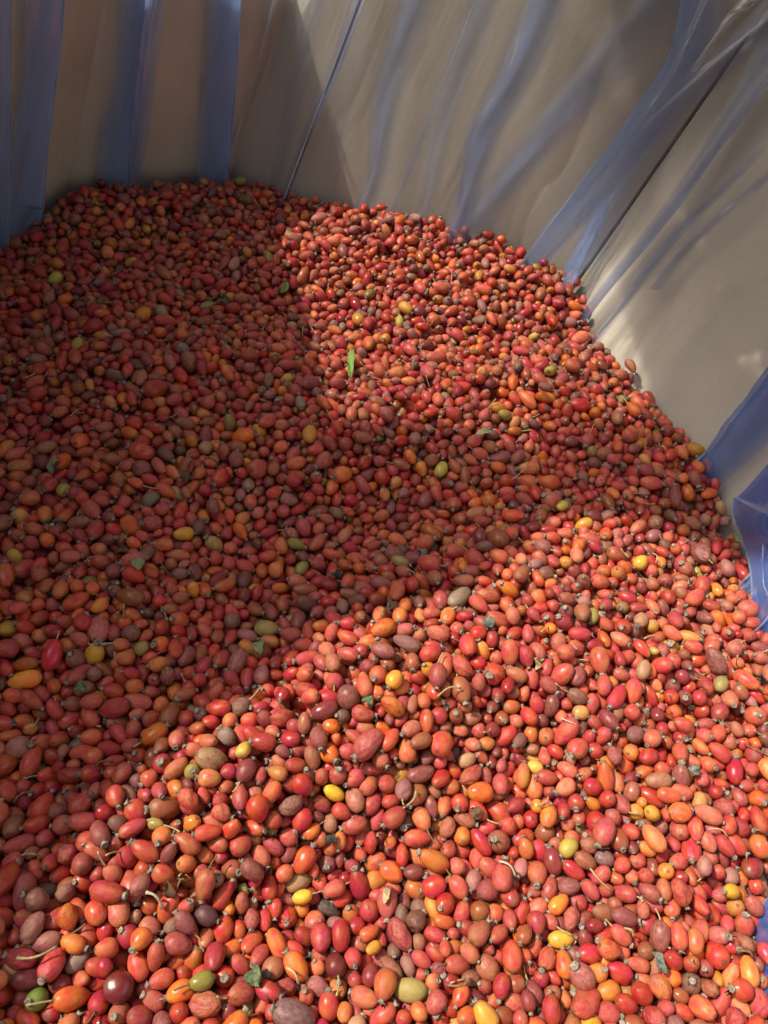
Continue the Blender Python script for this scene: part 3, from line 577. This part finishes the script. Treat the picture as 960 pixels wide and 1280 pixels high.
# name, colour, share, bloom, roughness, shrivel
PAL = {'crimson': ((.36, .021, .028), .24), 'red': ((.42, .040, .024), .27), 'coral': ((.47, .085, .036), .16), 'orange': ((.53, .115, .022), .10), 'maroon': ((.19, .026, .028), .075),
       'amber': ((.54, .17, .028), .034), 'russet': ((.29, .075, .032), .095), 'brown': ((.15, .062, .042), .022), 'mauve': ((.30, .105, .10), .018), 'gold': ((.56, .26, .03), .005),
       'olive': ((.27, .22, .055), .012), 'tan': ((.38, .20, .11), .006), 'grey': ((.19, .14, .11), .004),
       'lemon': ((.46, .34, .06), 0), 'yellow': ((.60, .35, .025), 0), 'green': ((.13, .23, .03), 0), 'purple': ((.115, .055, .075), 0), 'frost': ((.36, .03, .045), 0),
       'shrivel': ((.44, .06, .035), 0), 'dark': ((.06, .018, .028), 0), 'black': ((.035, .035, .032), 0)}
names = list(PAL); share = np.array([PAL[k][1] for k in names]); share = share / share.sum()
KLS = rng.choice(len(names), NH, p=share)
BLOOM = np.clip(rng.normal(.20, .15, NH), .02, .65); ROUGH = np.clip(rng.normal(.43, .10, NH), .22, .7)
glossy = rng.random(NH) < .12; BLOOM[glossy] *= .15; ROUGH[glossy] = rng.uniform(.2, .32, glossy.sum())
SHR = np.where(rng.random(NH) < .22, rng.uniform(.45, 1.0, NH), rng.uniform(0, .2, NH))
for k, (cls, desc, mm) in OV.items():
    KLS[k] = names.index(cls); SHR[k] = {'shrivel': 1, 'black': .9, 'grey': .7}.get(cls, .12); BLOOM[k] = {'purple': .5, 'frost': .62, 'mauve': .6, 'grey': .45, 'black': .25}.get(cls, .1)
dull = np.isin(KLS, [names.index(k) for k in ('brown', 'mauve', 'grey', 'tan')]); SHR[dull] = np.maximum(SHR[dull], rng.uniform(.2, .9, dull.sum()))
BASE = np.array([PAL[k][0] for k in names])[KLS]
BASE = np.clip(BASE * rng.normal(1, .13, (NH, 1)) * rng.normal(1, .06, (NH, 3)), .012, .85)
SKEW = rng.uniform(-.28, .22, NH); OFF = rng.uniform(0, 400, (NH, 3)); SPIN = rng.uniform(0, 2 * PI, NH)
BEND = rng.normal(0, .05, NH)
HA[rng.random(NH) < .5] *= -1
# shown ends tend to have the dry calyx: part of the rosehips lost theirs
HASCAL = rng.random(NH) < .82
STEM = rng.random(NH)

def unit_template(ns, nr):
    v = [(0, 0, -1.0)]
    for a in np.linspace(PI, 0, nr + 1)[1:-1]:
        for k in range(ns):
            t = 2 * PI * (k + .5 * 0) / ns; v.append((math.sin(a) * math.cos(t), math.sin(a) * math.sin(t), math.cos(a)))
    v.append((0, 0, 1.0)); v = np.array(v); f = []
    for k in range(ns): f.append((0, 1 + (k + 1) % ns, 1 + k, 1 + k))
    for r in range(nr - 2):
        for k in range(ns):
            f.append((1 + r * ns + k, 1 + r * ns + (k + 1) % ns, 1 + (r + 1) * ns + (k + 1) % ns, 1 + (r + 1) * ns + k))
    b = 1 + (nr - 2) * ns; top = len(v) - 1
    for k in range(ns): f.append((b + k, b + (k + 1) % ns, top, top))
    tri = []
    for a_, b_, c_, d_ in f:
        if c_ == d_: tri.append((a_, b_, c_))
        else: tri += [(a_, b_, c_), (a_, c_, d_)]
    return v, np.array(tri)

def frames(idx):
    A = HA[idx]; r = np.where(np.abs(A[:, 2:3]) < .8, [[0, 0, 1.0]], [[1.0, 0, 0]])
    X = np.cross(r, A); X /= np.linalg.norm(X, axis=1)[:, None]; Y = np.cross(A, X)
    c, s = np.cos(SPIN[idx])[:, None], np.sin(SPIN[idx])[:, None]
    return np.stack([c * X + s * Y, -s * X + c * Y, A], 2)      # columns

def hip_bodies(idx, ns, nr):
    """local vertices (n, v, 3) and the unit coordinates for the shader"""
    u, tri = unit_template(ns, nr); n = len(idx)
    g = np.random.default_rng(1000 + int(idx[0]))
    r = 1 + SKEW[idx][:, None] * u[None, :, 2] * .9
    neck = np.clip((u[:, 2] - .78) / .22, 0, 1); r = r * (1 - .12 * neck[None])
    P_ = np.broadcast_to(u, (n, len(u), 3)).copy()
    disp = np.zeros((n, len(u)))
    sh = SHR[idx]
    for k in range(4):
        d = g.normal(size=(n, 3)); d /= np.linalg.norm(d, axis=1)[:, None]
        sig = g.uniform(.12, .5, n); amp = (.03 + .07 * g.random(n)) * (k < 2) + sh ** 1.5 * g.uniform(.05, .26, n)
        disp -= amp[:, None] * np.exp((np.einsum('vj,nj->nv', u, d) - 1) / sig[:, None] ** 1.5)
    ph = g.uniform(0, 6.28, (n, 3)); th = np.arctan2(u[:, 1], u[:, 0]); kk = g.integers(4, 8, n)[:, None]
    disp += (sh ** 2)[:, None] * .06 * np.sin(kk * th[None] + ph[:, :1] + 2.5 * np.sin(u[None, :, 2] * 3 + ph[:, 1:2])) * np.sqrt(np.maximum(1 - u[:, 2] ** 2, 0))[None]
    disp += .022 * np.sin(2 * th[None] + ph[:, 2:3]) * np.sqrt(np.maximum(1 - u[:, 2] ** 2, 0))[None]
    P_[:, :, 0] *= r; P_[:, :, 1] *= r
    P_ *= (1 + disp)[:, :, None]
    P_[:, :, 0] += BEND[idx][:, None] * (u[None, :, 2] ** 2) * 1.2
    P_ *= np.stack([HW[idx] / 2, HW[idx] / 2, HL[idx] / 2], 1)[:, None, :] * 1.03
    return P_, tri, u

def calyx_shape(k, ns=8):
    """dry brown cup with a ragged rim at the tip of rosehip k (local)"""
    g = np.random.default_rng(5000 + int(k)); w = HW[k]; z0 = HL[k] / 2 * 1.0
    s = g.uniform(.7, 1.05)
    prof = [(.15, -.05), (.165, .04), (.20, .12), (.17, .155), (.09, .11)]
    v, f = [], []
    rag = g.uniform(.75, 1.3, ns)
    bx = BEND[k] * 1.2 * w / 2
    for j, (r, z) in enumerate(prof):
        for a in range(ns):
            t = 2 * PI * a / ns; q_ = 1 + (rag[a] - 1) * (j in (2, 3)) * .5
            v.append((bx + r * s * w * q_ * math.cos(t), r * s * w * q_ * math.sin(t), z0 + z * s * w * (rag[a] if j in (2, 3) else 1)))
    v.append((bx, 0, z0 + .08 * s * w))
    for j in range(len(prof) - 1):
        for a in range(ns):
            b_ = (a + 1) % ns
            f += [(j * ns + a, j * ns + b_, (j + 1) * ns + b_), (j * ns + a, (j + 1) * ns + b_, (j + 1) * ns + a)]
    b = (len(prof) - 1) * ns
    for a in range(ns): f.append((b + a, b + (a + 1) % ns, len(v) - 1))
    if g.random() < .5:                                    # some keep shrivelled sepals
        for c in range(g.integers(2, 5)):
            t = g.uniform(0, 6.28); L = g.uniform(.18, .5) * w; up = g.uniform(-.1, .8)
            c_, s_ = math.cos(t), math.sin(t); r0 = .16 * w
            i0 = len(v)
            v += [(bx + r0 * c_ - .06 * w * s_, r0 * s_ + .06 * w * c_, z0 + .08 * w), (bx + r0 * c_ + .06 * w * s_, r0 * s_ - .06 * w * c_, z0 + .08 * w),
                  (bx + (r0 + L * .6) * c_, (r0 + L * .6) * s_, z0 + .10 * w + L * up), (bx + r0 * .9 * c_, r0 * .9 * s_, z0 + .02 * w)]
            f += [(i0, i0 + 1, i0 + 2), (i0 + 1, i0 + 3, i0 + 2), (i0 + 3, i0, i0 + 2)]
    return np.array(v), np.array(f)

def tube(pts, rad, ns=6):
    pts = np.array(pts); V, F = [], []
    for i, p in enumerate(pts):
        t = pts[min(i + 1, len(pts) - 1)] - pts[max(i - 1, 0)]; t = t / np.linalg.norm(t)
        a = np.cross(t, [.3, .5, .8]); a /= np.linalg.norm(a); b = np.cross(t, a); r = rad[i] if hasattr(rad, '__len__') else rad
        for k in range(ns): V.append(p + r * (math.cos(2 * PI * k / ns) * a + math.sin(2 * PI * k / ns) * b))
    for i in range(len(pts) - 1):
        for k in range(ns):
            k2 = (k + 1) % ns; F += [(i * ns + k, i * ns + k2, (i + 1) * ns + k2), (i * ns + k, (i + 1) * ns + k2, (i + 1) * ns + k)]
    e = (len(pts) - 1) * ns
    for k in range(1, ns - 1): F += [(0, k + 1, k), (e, e + k, e + k + 1)]
    return np.array(V), np.array(F)

def stem_shape(k):
    g = np.random.default_rng(9000 + int(k)); L = g.uniform(.004, .014); b = g.normal(0, .25, 2)
    zz = -HL[k] / 2 * 1.0
    bx = BEND[k] * 1.2 * HW[k] / 2
    pts = [(bx + b[0] * L * t * t, b[1] * L * t * t, zz + .0006 - L * t) for t in np.linspace(0, 1, 6)]
    return tube(pts, [.0008, .00055, .0005, .0005, .00055, .0007], 6)

IND = 300
# --- the mass: every rosehip after the first three hundred, real eggs joined into one heap
Vs, Fs, Cc, Pp, Ll, Oo, Mi = [], [], [], [], [], [], []
base = 0
def push(v, f, col, par, loc, off, mi):
    global base
    Vs.append(v); Fs.append(f + base); Cc.append(col); Pp.append(par); Ll.append(loc); Oo.append(off); Mi.append(np.full(len(f), mi)); base += len(v)
for lod, (ns, nr) in {3: (16, 11), 2: (12, 8), 1: (10, 6), 0: (8, 6)}.items():
    idx = np.nonzero(LOD == lod)[0]; idx = idx[idx >= IND]
    for part in np.array_split(idx, max(1, len(idx) // 1500)):
        if not len(part): continue
        L, tri, u = hip_bodies(part, ns, nr); B = frames(part)
        W = np.einsum('nij,nvj->nvi', B, L) + HC[part][:, None, :]
        n, nv = W.shape[:2]
        f = (tri[None] + (np.arange(n) * nv)[:, None, None]).reshape(-1, 3)
        col = np.repeat(np.concatenate([BASE[part], np.ones((n, 1))], 1), nv, 0)
        par = np.repeat(np.stack([BLOOM[part], ROUGH[part], SHR[part], np.ones(n)], 1), nv, 0)
        push(W.reshape(-1, 3), f, col, par, np.tile(u, (n, 1)), np.repeat(OFF[part], nv, 0), 0)
    if lod >= 1:
        for k in idx:
            B = frames(np.array([k]))[0]
            if HASCAL[k] and (lod >= 2 or k % 2):
                v, f = calyx_shape(k, 6 if lod == 2 else (8 if lod == 3 else 5)); z4 = np.zeros((len(v), 4))
                push(v @ B.T + HC[k], f, z4, z4, z4[:, :3], z4[:, :3], 1)
            if STEM[k] < .12 and HA[k][2] < .1:
                v, f = stem_shape(k); z4 = np.zeros((len(v), 4))
                push(v @ B.T + HC[k], f, z4, z4, z4[:, :3], z4[:, :3], 2)
mass = mesh_obj('rosehips', np.concatenate(Vs), np.concatenate(Fs), [HIP, CALYX, STALK['straw']], attrs={
    'col': ('FLOAT_COLOR', np.concatenate(Cc)), 'par': ('FLOAT_COLOR', np.concatenate(Pp)), 'loc': ('FLOAT_VECTOR', np.concatenate(Ll)), 'off': ('FLOAT_VECTOR', np.concatenate(Oo))})
mass.data.polygons.foreach_set('material_index', np.concatenate(Mi).astype(np.int32))
tag(mass, 'heap of thousands of small red and orange rosehips filling the lined bin', 'rosehips', kind='stuff')
NTRI = len(mass.data.polygons)
# the buried rosehips below, closing the gaps between the upper layers
nx = ny = 90
gx = np.linspace(-.66, .40, nx); gy = np.linspace(-.40, .96, ny); X, Y = np.meshgrid(gx, gy)
Zb = heap(X, Y) - .024 + .003 * np.sin(X * 420) * np.sin(Y * 390 + 1) + Z0
bv = np.stack([X.ravel(), Y.ravel(), Zb.ravel()], 1)
inside = np.ones(len(bv), bool); Q = inset_plan(-.001)
for i in range(8):
    a, c = Q[i], Q[(i + 1) % 8]; d = (c - a) / np.linalg.norm(c - a); inside &= ((bv[:, 0] - a[0]) * -d[1] + (bv[:, 1] - a[1]) * d[0]) < 0
bf = [(j * nx + i, j * nx + i + 1, (j + 1) * nx + i + 1, (j + 1) * nx + i) for j in range(ny - 1) for i in range(nx - 1)]
bf = np.array([f for f in bf if all(inside[v] for v in f)])
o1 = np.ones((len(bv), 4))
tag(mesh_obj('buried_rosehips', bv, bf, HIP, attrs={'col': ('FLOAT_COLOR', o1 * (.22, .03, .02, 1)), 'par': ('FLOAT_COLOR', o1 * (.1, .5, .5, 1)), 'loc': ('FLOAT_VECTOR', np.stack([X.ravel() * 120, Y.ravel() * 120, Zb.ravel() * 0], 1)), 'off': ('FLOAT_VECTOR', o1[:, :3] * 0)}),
    'dark lower layer of rosehips seen only through gaps in the heap', 'rosehips', kind='stuff')

# --- the three hundred that show largest, each a thing of its own with its calyx and stalk
def spot(p): return project(np.asarray(p) - np.array([0, 0, Z0]))[0, :2]
PX = np.array([spot(HC[k]) for k in range(IND)])
DEBRIS = [
    ('leaf', (-0.12, 0.687), (-0.1, 0.644), 8.0, 'green', 'bright green torn leaf standing among rosehips in the pale light'),
    ('leaf', (-0.022, 0.359), (-0.018, 0.345), 11.0, 'sage', 'small sage green dry leaf at the edge of the sunlight'),
    ('leaf', (-0.163, 0.474), (-0.154, 0.457), 15.0, 'brown', 'flat brown dead leaf lying on shaded rosehips'),
    ('leaf', (0.082, 0.174), (0.088, 0.165), 11.0, 'darkgreen', 'dark green leaf scrap beside the big dusty purple rosehip'),
    ('leaf', (-0.004, 0.445), (0.002, 0.43), 10.0, 'black', 'blackened leaf crumb at the shaded edge above the sun'),
    ('leaf', (0.107, 0.42), (0.115, 0.417), 12.0, 'slate', 'slate grey curled leaf on the crest of the sunlit rosehips'),
    ('leaf', (-0.257, 0.425), (-0.249, 0.412), 9.0, 'sage', 'green leaf tip beside olive yellow rosehip in the shade'),
    ('leaf', (-0.137, 0.366), (-0.133, 0.359), 10.0, 'sage', 'pale folded leaf in the shade, left of centre'),
    ('leaf', (-0.234, 0.759), (-0.232, 0.744), 7.0, 'green', 'tiny lime leaf among far rosehips'),
    ('leaf', (0.135, 0.247), (0.135, 0.236), 5.0, 'straw', 'pale straw husk standing between red rosehips'),
    ('leaf', (0.283, 0.271), (0.293, 0.263), 7.0, 'slate', 'grey green leaf blade tucked beside a long red rosehip'),
    ('leaf', (0.285, 0.643), (0.288, 0.635), 5.0, 'green', 'green leaf sliver against the blue liner at the wall'),
    ('leaf', (0.035, 0.629), (0.046, 0.628), 8.0, 'sage', 'olive leaf shred among far rosehips'),
    ('twig', (-0.034, 0.123), (-0.02, 0.136), 1.3, 'straw', 'curved straw coloured stalk at the lower left edge'),
    ('twig', (0.005, 0.176), (0.018, 0.176), 1.5, 'pale', 'pale forked stalk in the lower left sunlight'),
    ('twig', (-0.23, 0.618), (-0.208, 0.61), 0.8, 'pale', 'thin pale straw on the shaded far rosehips'),
    ('twig', (-0.229, 0.431), (-0.23, 0.451), 0.9, 'brown', 'thin brown stalk slanting on shaded rosehips'),
    ('twig', (-0.046, 0.415), (-0.035, 0.402), 0.8, 'brown', 'short brown stalk in the shade above the sunlit edge'),
    ('twig', (0.097, 0.182), (0.107, 0.179), 1.2, 'pale', 'pale bent stalk leaning on red rosehips by the purple one'),
    ('twig', (0.113, 0.541), (0.122, 0.551), 0.8, 'brown', 'short brown twig at the tip of the sunlit crest'),
    ('twig', (0.222, 0.467), (0.237, 0.475), 1.0, 'straw', 'level straw stalk on sunlit rosehips'),
    ('twig', (0.238, 0.303), (0.254, 0.296), 1.1, 'straw', 'long curved green stalk between orange rosehips'),
    ('twig', (0.264, 0.276), (0.271, 0.275), 1.2, 'straw', 'pale yellow stalk crossing a red rosehip'),
    ('twig', (0.198, 0.33), (0.202, 0.338), 1.1, 'straw', 'short pale stalk sticking out of an orange rosehip'),
    ('twig', (0.218, 0.573), (0.223, 0.564), 0.8, 'pale', 'thin upright stalk in the upper sunlight'),
    ('twig', (0.228, 0.543), (0.237, 0.54), 1.0, 'brown', 'brown stalk on sunlit rosehips near the blue wall'),
    ('twig', (0.331, 0.293), (0.339, 0.293), 1.3, 'brown', 'stout brown stalk pointing at the blue liner'),
    ('twig', (0.314, 0.427), (0.328, 0.417), 1.1, 'brown', 'brown stalk at the right edge in the sun'),
    ('twig', (-0.095, 0.194), (-0.089, 0.204), 1.2, 'brown', 'dull brown stalk among dark rosehips at the left edge'),
    ('twig', (-0.138, 0.391), (-0.115, 0.375), 0.8, 'brown', 'fine dark stalk among shaded rosehips'),
    ('twig', (-0.097, 0.868), (-0.08, 0.845), 0.7, 'pale', 'thin pale stalk among far pink rosehips'),
    ('twig', (-0.333, 0.739), (-0.321, 0.724), 0.7, 'brown', 'tiny upright stalk near the left liner'),
    ('leaf', (-0.155, 0.368), (-0.146, 0.365), 9.0, 'brown', 'small brown leaf crumb in the left shade'),
    ('leaf', (0.041, 0.488), (0.051, 0.481), 9.0, 'slate', 'curled grey leaf in the middle of the dark band'),
    ('leaf', (0.122, 0.783), (0.131, 0.776), 7.0, 'brown', 'brown leaf fleck near the right wall'),
    ('leaf', (0.011, 0.188), (0.019, 0.185), 8.0, 'brown', 'torn brown leaf among sunlit rosehips at lower left'),
    ('leaf', (0.158, 0.309), (0.167, 0.308), 9.0, 'brown', 'dry brown leaf curl in the central sunlight'),
    ('leaf', (0.279, 0.391), (0.287, 0.39), 8.0, 'slate', 'ash grey leaf scrap in the right sunlight'),
    ('leaf', (0.058, 0.326), (0.065, 0.323), 8.0, 'darkgreen', 'dark green leaf tip below the sunlit crest'),
    ('leaf', (-0.111, 0.267), (-0.103, 0.266), 9.0, 'darkgreen', 'dull green leaf in the shade at lower left'),
    ('leaf', (0.148, 0.406), (0.154, 0.404), 7.0, 'straw', 'straw coloured husk in the open sunlight'),
    ('leaf', (-0.275, 0.698), (-0.264, 0.696), 8.0, 'darkgreen', 'dark leaf fleck at the corner of the far light'),
    ('leaf', (-0.03, 0.709), (-0.022, 0.703), 7.0, 'brown', 'brown leaf fleck behind the bright green one'),
    ('leaf', (0.084, 0.253), (0.09, 0.253), 8.0, 'black', 'black leaf crumb in the lower sunlight'),
    ('twig', (0.101, 0.349), (0.112, 0.36), 1.1, 'straw', 'straw stalk lying level below the crest'),
    ('twig', (-0.03, 0.508), (-0.022, 0.525), 0.9, 'brown', 'brown stalk in the middle of the dark band'),
    ('twig', (0.185, 0.284), (0.197, 0.28), 1.2, 'pale', 'pale stalk leaning between orange rosehips'),
    ('twig', (0.118, 0.289), (0.12, 0.3), 1.1, 'straw', 'short straw stalk in the central sunlight'),
    ('twig', (-0.066, 0.228), (-0.059, 0.236), 1.1, 'brown', 'brown stalk on the edge of the lower left shade'),
    ('twig', (0.187, 0.383), (0.201, 0.385), 1.0, 'pale', 'thin pale stalk in the sunlight right of centre'),
    ('twig', (0.265, 0.456), (0.276, 0.451), 1.0, 'brown', 'bent brown stalk high in the right sunlight'),
    ('twig', (-0.248, 0.831), (-0.242, 0.845), 0.7, 'straw', 'fine straw on the far rosehips by the back wall'),
    ('twig', (-0.218, 0.552), (-0.209, 0.567), 0.8, 'brown', 'fine brown stalk in the far left shade'),
    ('twig', (0.18, 0.209), (0.192, 0.217), 1.4, 'brown', 'stout brown stalk near the bottom edge'),
    ('twig', (0.298, 0.353), (0.31, 0.353), 1.1, 'straw', 'straw stalk in the lower right sunlight'),
    ('twig', (0.083, 0.592), (0.087, 0.607), 0.8, 'pale', 'pale stalk in the dark band right of the middle')]
hips = []
for k in range(IND):
    ii = np.array([k]); L, tri, u = hip_bodies(ii, 26, 16); B = frames(ii)[0]; n = len(u)
    o1 = np.ones((n, 1))
    m = mesh_obj('rosehip', L[0], tri, HIP, attrs={'col': ('FLOAT_COLOR', np.concatenate([o1 * BASE[k], o1], 1)), 'par': ('FLOAT_COLOR', np.concatenate([o1 * BLOOM[k], o1 * ROUGH[k], o1 * SHR[k], o1], 1)),
                                                     'loc': ('FLOAT_VECTOR', u), 'off': ('FLOAT_VECTOR', o1 * OFF[k])})
    Mx = Matrix.Identity(4)
    for r in range(3):
        for c in range(3): Mx[r][c] = B[r][c]
        Mx[r][3] = HC[k][r]
    m.matrix_world = Mx
    hips.append(m)
    if HASCAL[k]: mesh_obj('calyx', *calyx_shape(k, 10), CALYX, m)
    if STEM[k] < .2 and HA[k][2] < .25: mesh_obj('stalk', *stem_shape(k), STALK['straw' if k % 3 else 'brown'], m)

# --- labels for them
WORDCOL = {'frost': 'crimson', 'shrivel': 'red', 'dark': 'near-black', 'lemon': 'lemon yellow', 'gold': 'golden', 'grey': 'grey-brown'}
marks = [(k, 'the ' + OV[k][1]) for k in OV if k < IND]
def attr_words(k):
    cls = names[KLS[k]]; asp = HL[k] / HW[k]
    shape = 'round' if asp < 1.09 else 'oval' if asp < 1.33 else 'long' if asp < 1.6 else 'spindle-shaped'
    skin = 'shrivelled' if SHR[k] > .6 else 'puckered' if SHR[k] > .35 else 'glossy' if ROUGH[k] < .33 else 'frosted' if BLOOM[k] > .45 else 'dusty' if BLOOM[k] > .25 else 'smooth'
    size = 'large' if HL[k] > .0185 else 'small' if HL[k] < .0122 else ''
    tx, ty = spot(HC[k] + HA[k] * HL[k] * .5) - PX[k]
    if math.hypot(tx, ty) < HL[k] * 300: tip = 'its tip facing us'
    else:
        a = math.degrees(math.atan2(-ty, tx)) % 360
        tip = 'tip to ' + ['the right', 'the upper right', 'the top', 'the upper left', 'the left', 'the lower left', 'the bottom', 'the lower right'][int((a + 22.5) // 45) % 8]
        if not HASCAL[k]: tip = tip.replace('tip', 'bare tip')
    return ' '.join(w for w in (size, skin, WORDCOL.get(cls, cls), shape, 'rosehip') if w), tip
NUM = ['', 'one', 'two', 'three', 'four', 'five', 'six', 'seven', 'eight', 'nine', 'ten']
def relation(k, mk):
    m, desc = mk; dx, dy = PX[k] - PX[m]; d = math.hypot(dx, dy); nh = int(round(d / 27))
    a = math.degrees(math.atan2(-dy, dx)) % 360
    dr = ['right of', 'above right of', 'above', 'above left of', 'left of', 'below left of', 'below', 'below right of'][int((a + 22.5) // 45) % 8]
    return ('just ' if nh <= 1 else NUM[nh] + ' hips ' if nh <= 10 else 'well ') + dr + ' ' + desc
used = set()
for k in range(IND):
    a, tip = attr_words(k)
    if k in OV:
        cand = [OV[k][1] + ', ' + tip, OV[k][1] + ' in the heap']
    else:
        ms = sorted(marks, key=lambda mk: np.hypot(*(PX[k] - PX[mk[0]])))
        a2 = a.replace('rosehip', 'hip')
        cand = [a + ', ' + relation(k, ms[0]), a2 + ', ' + tip + ', ' + relation(k, ms[0]), a + ', ' + relation(k, ms[1]), a + ', ' + relation(k, ms[2])]
    ok = [c for c in cand if c not in used and len(c.replace(',', '').split()) <= 16] or cand
    used.add(ok[0]); tag(hips[k], ok[0], 'rosehip', 'rosehips on top of the heap')

# ------------------------------------------------------------------ leaves and stalks lying among them
def on_top(x, y):
    d = np.hypot(HC[:, 0] - x, HC[:, 1] - y); n_ = np.nonzero(d < .009)[0]
    z = max([HC[i, 2] + HW[i] * .45 * math.sqrt(max(1 - (d[i] / .009) ** 2, 0)) for i in n_] + [float(heap(x, y)) + Z0 - .006])
    return np.array([x, y, z])
for di, (kind, p, q_, mm, cl, label) in enumerate(DEBRIS):
    p, q_ = on_top(*p), on_top(*q_); g = np.random.default_rng(300 + di)
    c = (p + q_) / 2
    if kind == 'twig':
        d = q_ - p; L = np.linalg.norm(d); side = np.cross(d, HN); side /= np.linalg.norm(side) + 1e-9
        pts = [p - c + d * t + HN * (.0025 + .004 * math.sin(PI * t)) + side * L * .12 * math.sin(PI * t) * g.choice([-1, 1]) for t in np.linspace(0, 1, 8)]
        pts = [p - c + d * t + HN * (.0025 + .0035 * math.sin(PI * t)) + side * L * (.14 if di % 2 else -.12) * math.sin(PI * t) for t in np.linspace(0, 1, 8)]
        r = mm / 2000
        V, F = tube(pts, [r * 1.5, r * 1.1, r, r, r, r, r * 1.1, r * 1.6], 7)
        o = mesh_obj('stalk', V, F, STALK[cl], loc=c)
        tag(o, label, 'stalk', 'loose stalks')
    else:
        d = q_ - p; L = max(np.linalg.norm(d), .008); d = d / (np.linalg.norm(d) + 1e-9); side = np.cross(d, HN * .75 + g.normal(0, .25, 3)); side /= np.linalg.norm(side); up = np.cross(side, d)
        if up @ HN < 0: up = -up
        nu, nw = 12, 7; V = []; wmax = mm / 2000
        jag = g.uniform(.72, 1.15, (nu + 1, 2))
        for th in (0, 1):
            for i in range(nu + 1):
                t = i / nu; ww = wmax * (math.sin(PI * min(max(t * .94 + .05, 0), 1)) ** .7)
                for j in range(nw):
                    s = (j / (nw - 1) - .5) * 2; e = jag[i, int(s > 0)] if abs(s) > .9 else 1
                    V.append(p - c + d * L * t + side * ww * s * e + up * (.003 + .35 * ww * abs(s) ** 1.5 - .05 * ww * (1 - abs(s)) + .0012 * math.sin(t * 7 + s * 3 + di) - th * .0003 + .002 * math.sin(PI * t)))
        F = []; o_ = (nu + 1) * nw
        for i in range(nu):
            for j in range(nw - 1):
                a_ = i * nw + j; F.append((a_, a_ + 1, a_ + nw + 1, a_ + nw)); F.append((o_ + a_, o_ + a_ + nw, o_ + a_ + nw + 1, o_ + a_ + 1))
            F.append((i * nw, (i + 1) * nw, o_ + (i + 1) * nw, o_ + i * nw)); F.append((i * nw + nw - 1, o_ + i * nw + nw - 1, o_ + (i + 1) * nw + nw - 1, (i + 1) * nw + nw - 1))
        for j in range(nw - 1):
            F.append((j, o_ + j, o_ + j + 1, j + 1)); a_ = nu * nw + j; F.append((a_, a_ + 1, o_ + a_ + 1, o_ + a_))
        o = mesh_obj('leaf', V, F, LEAF[cl], loc=c)
        tag(o, label, 'leaf', 'leaf scraps')
print('triangles', NTRI)
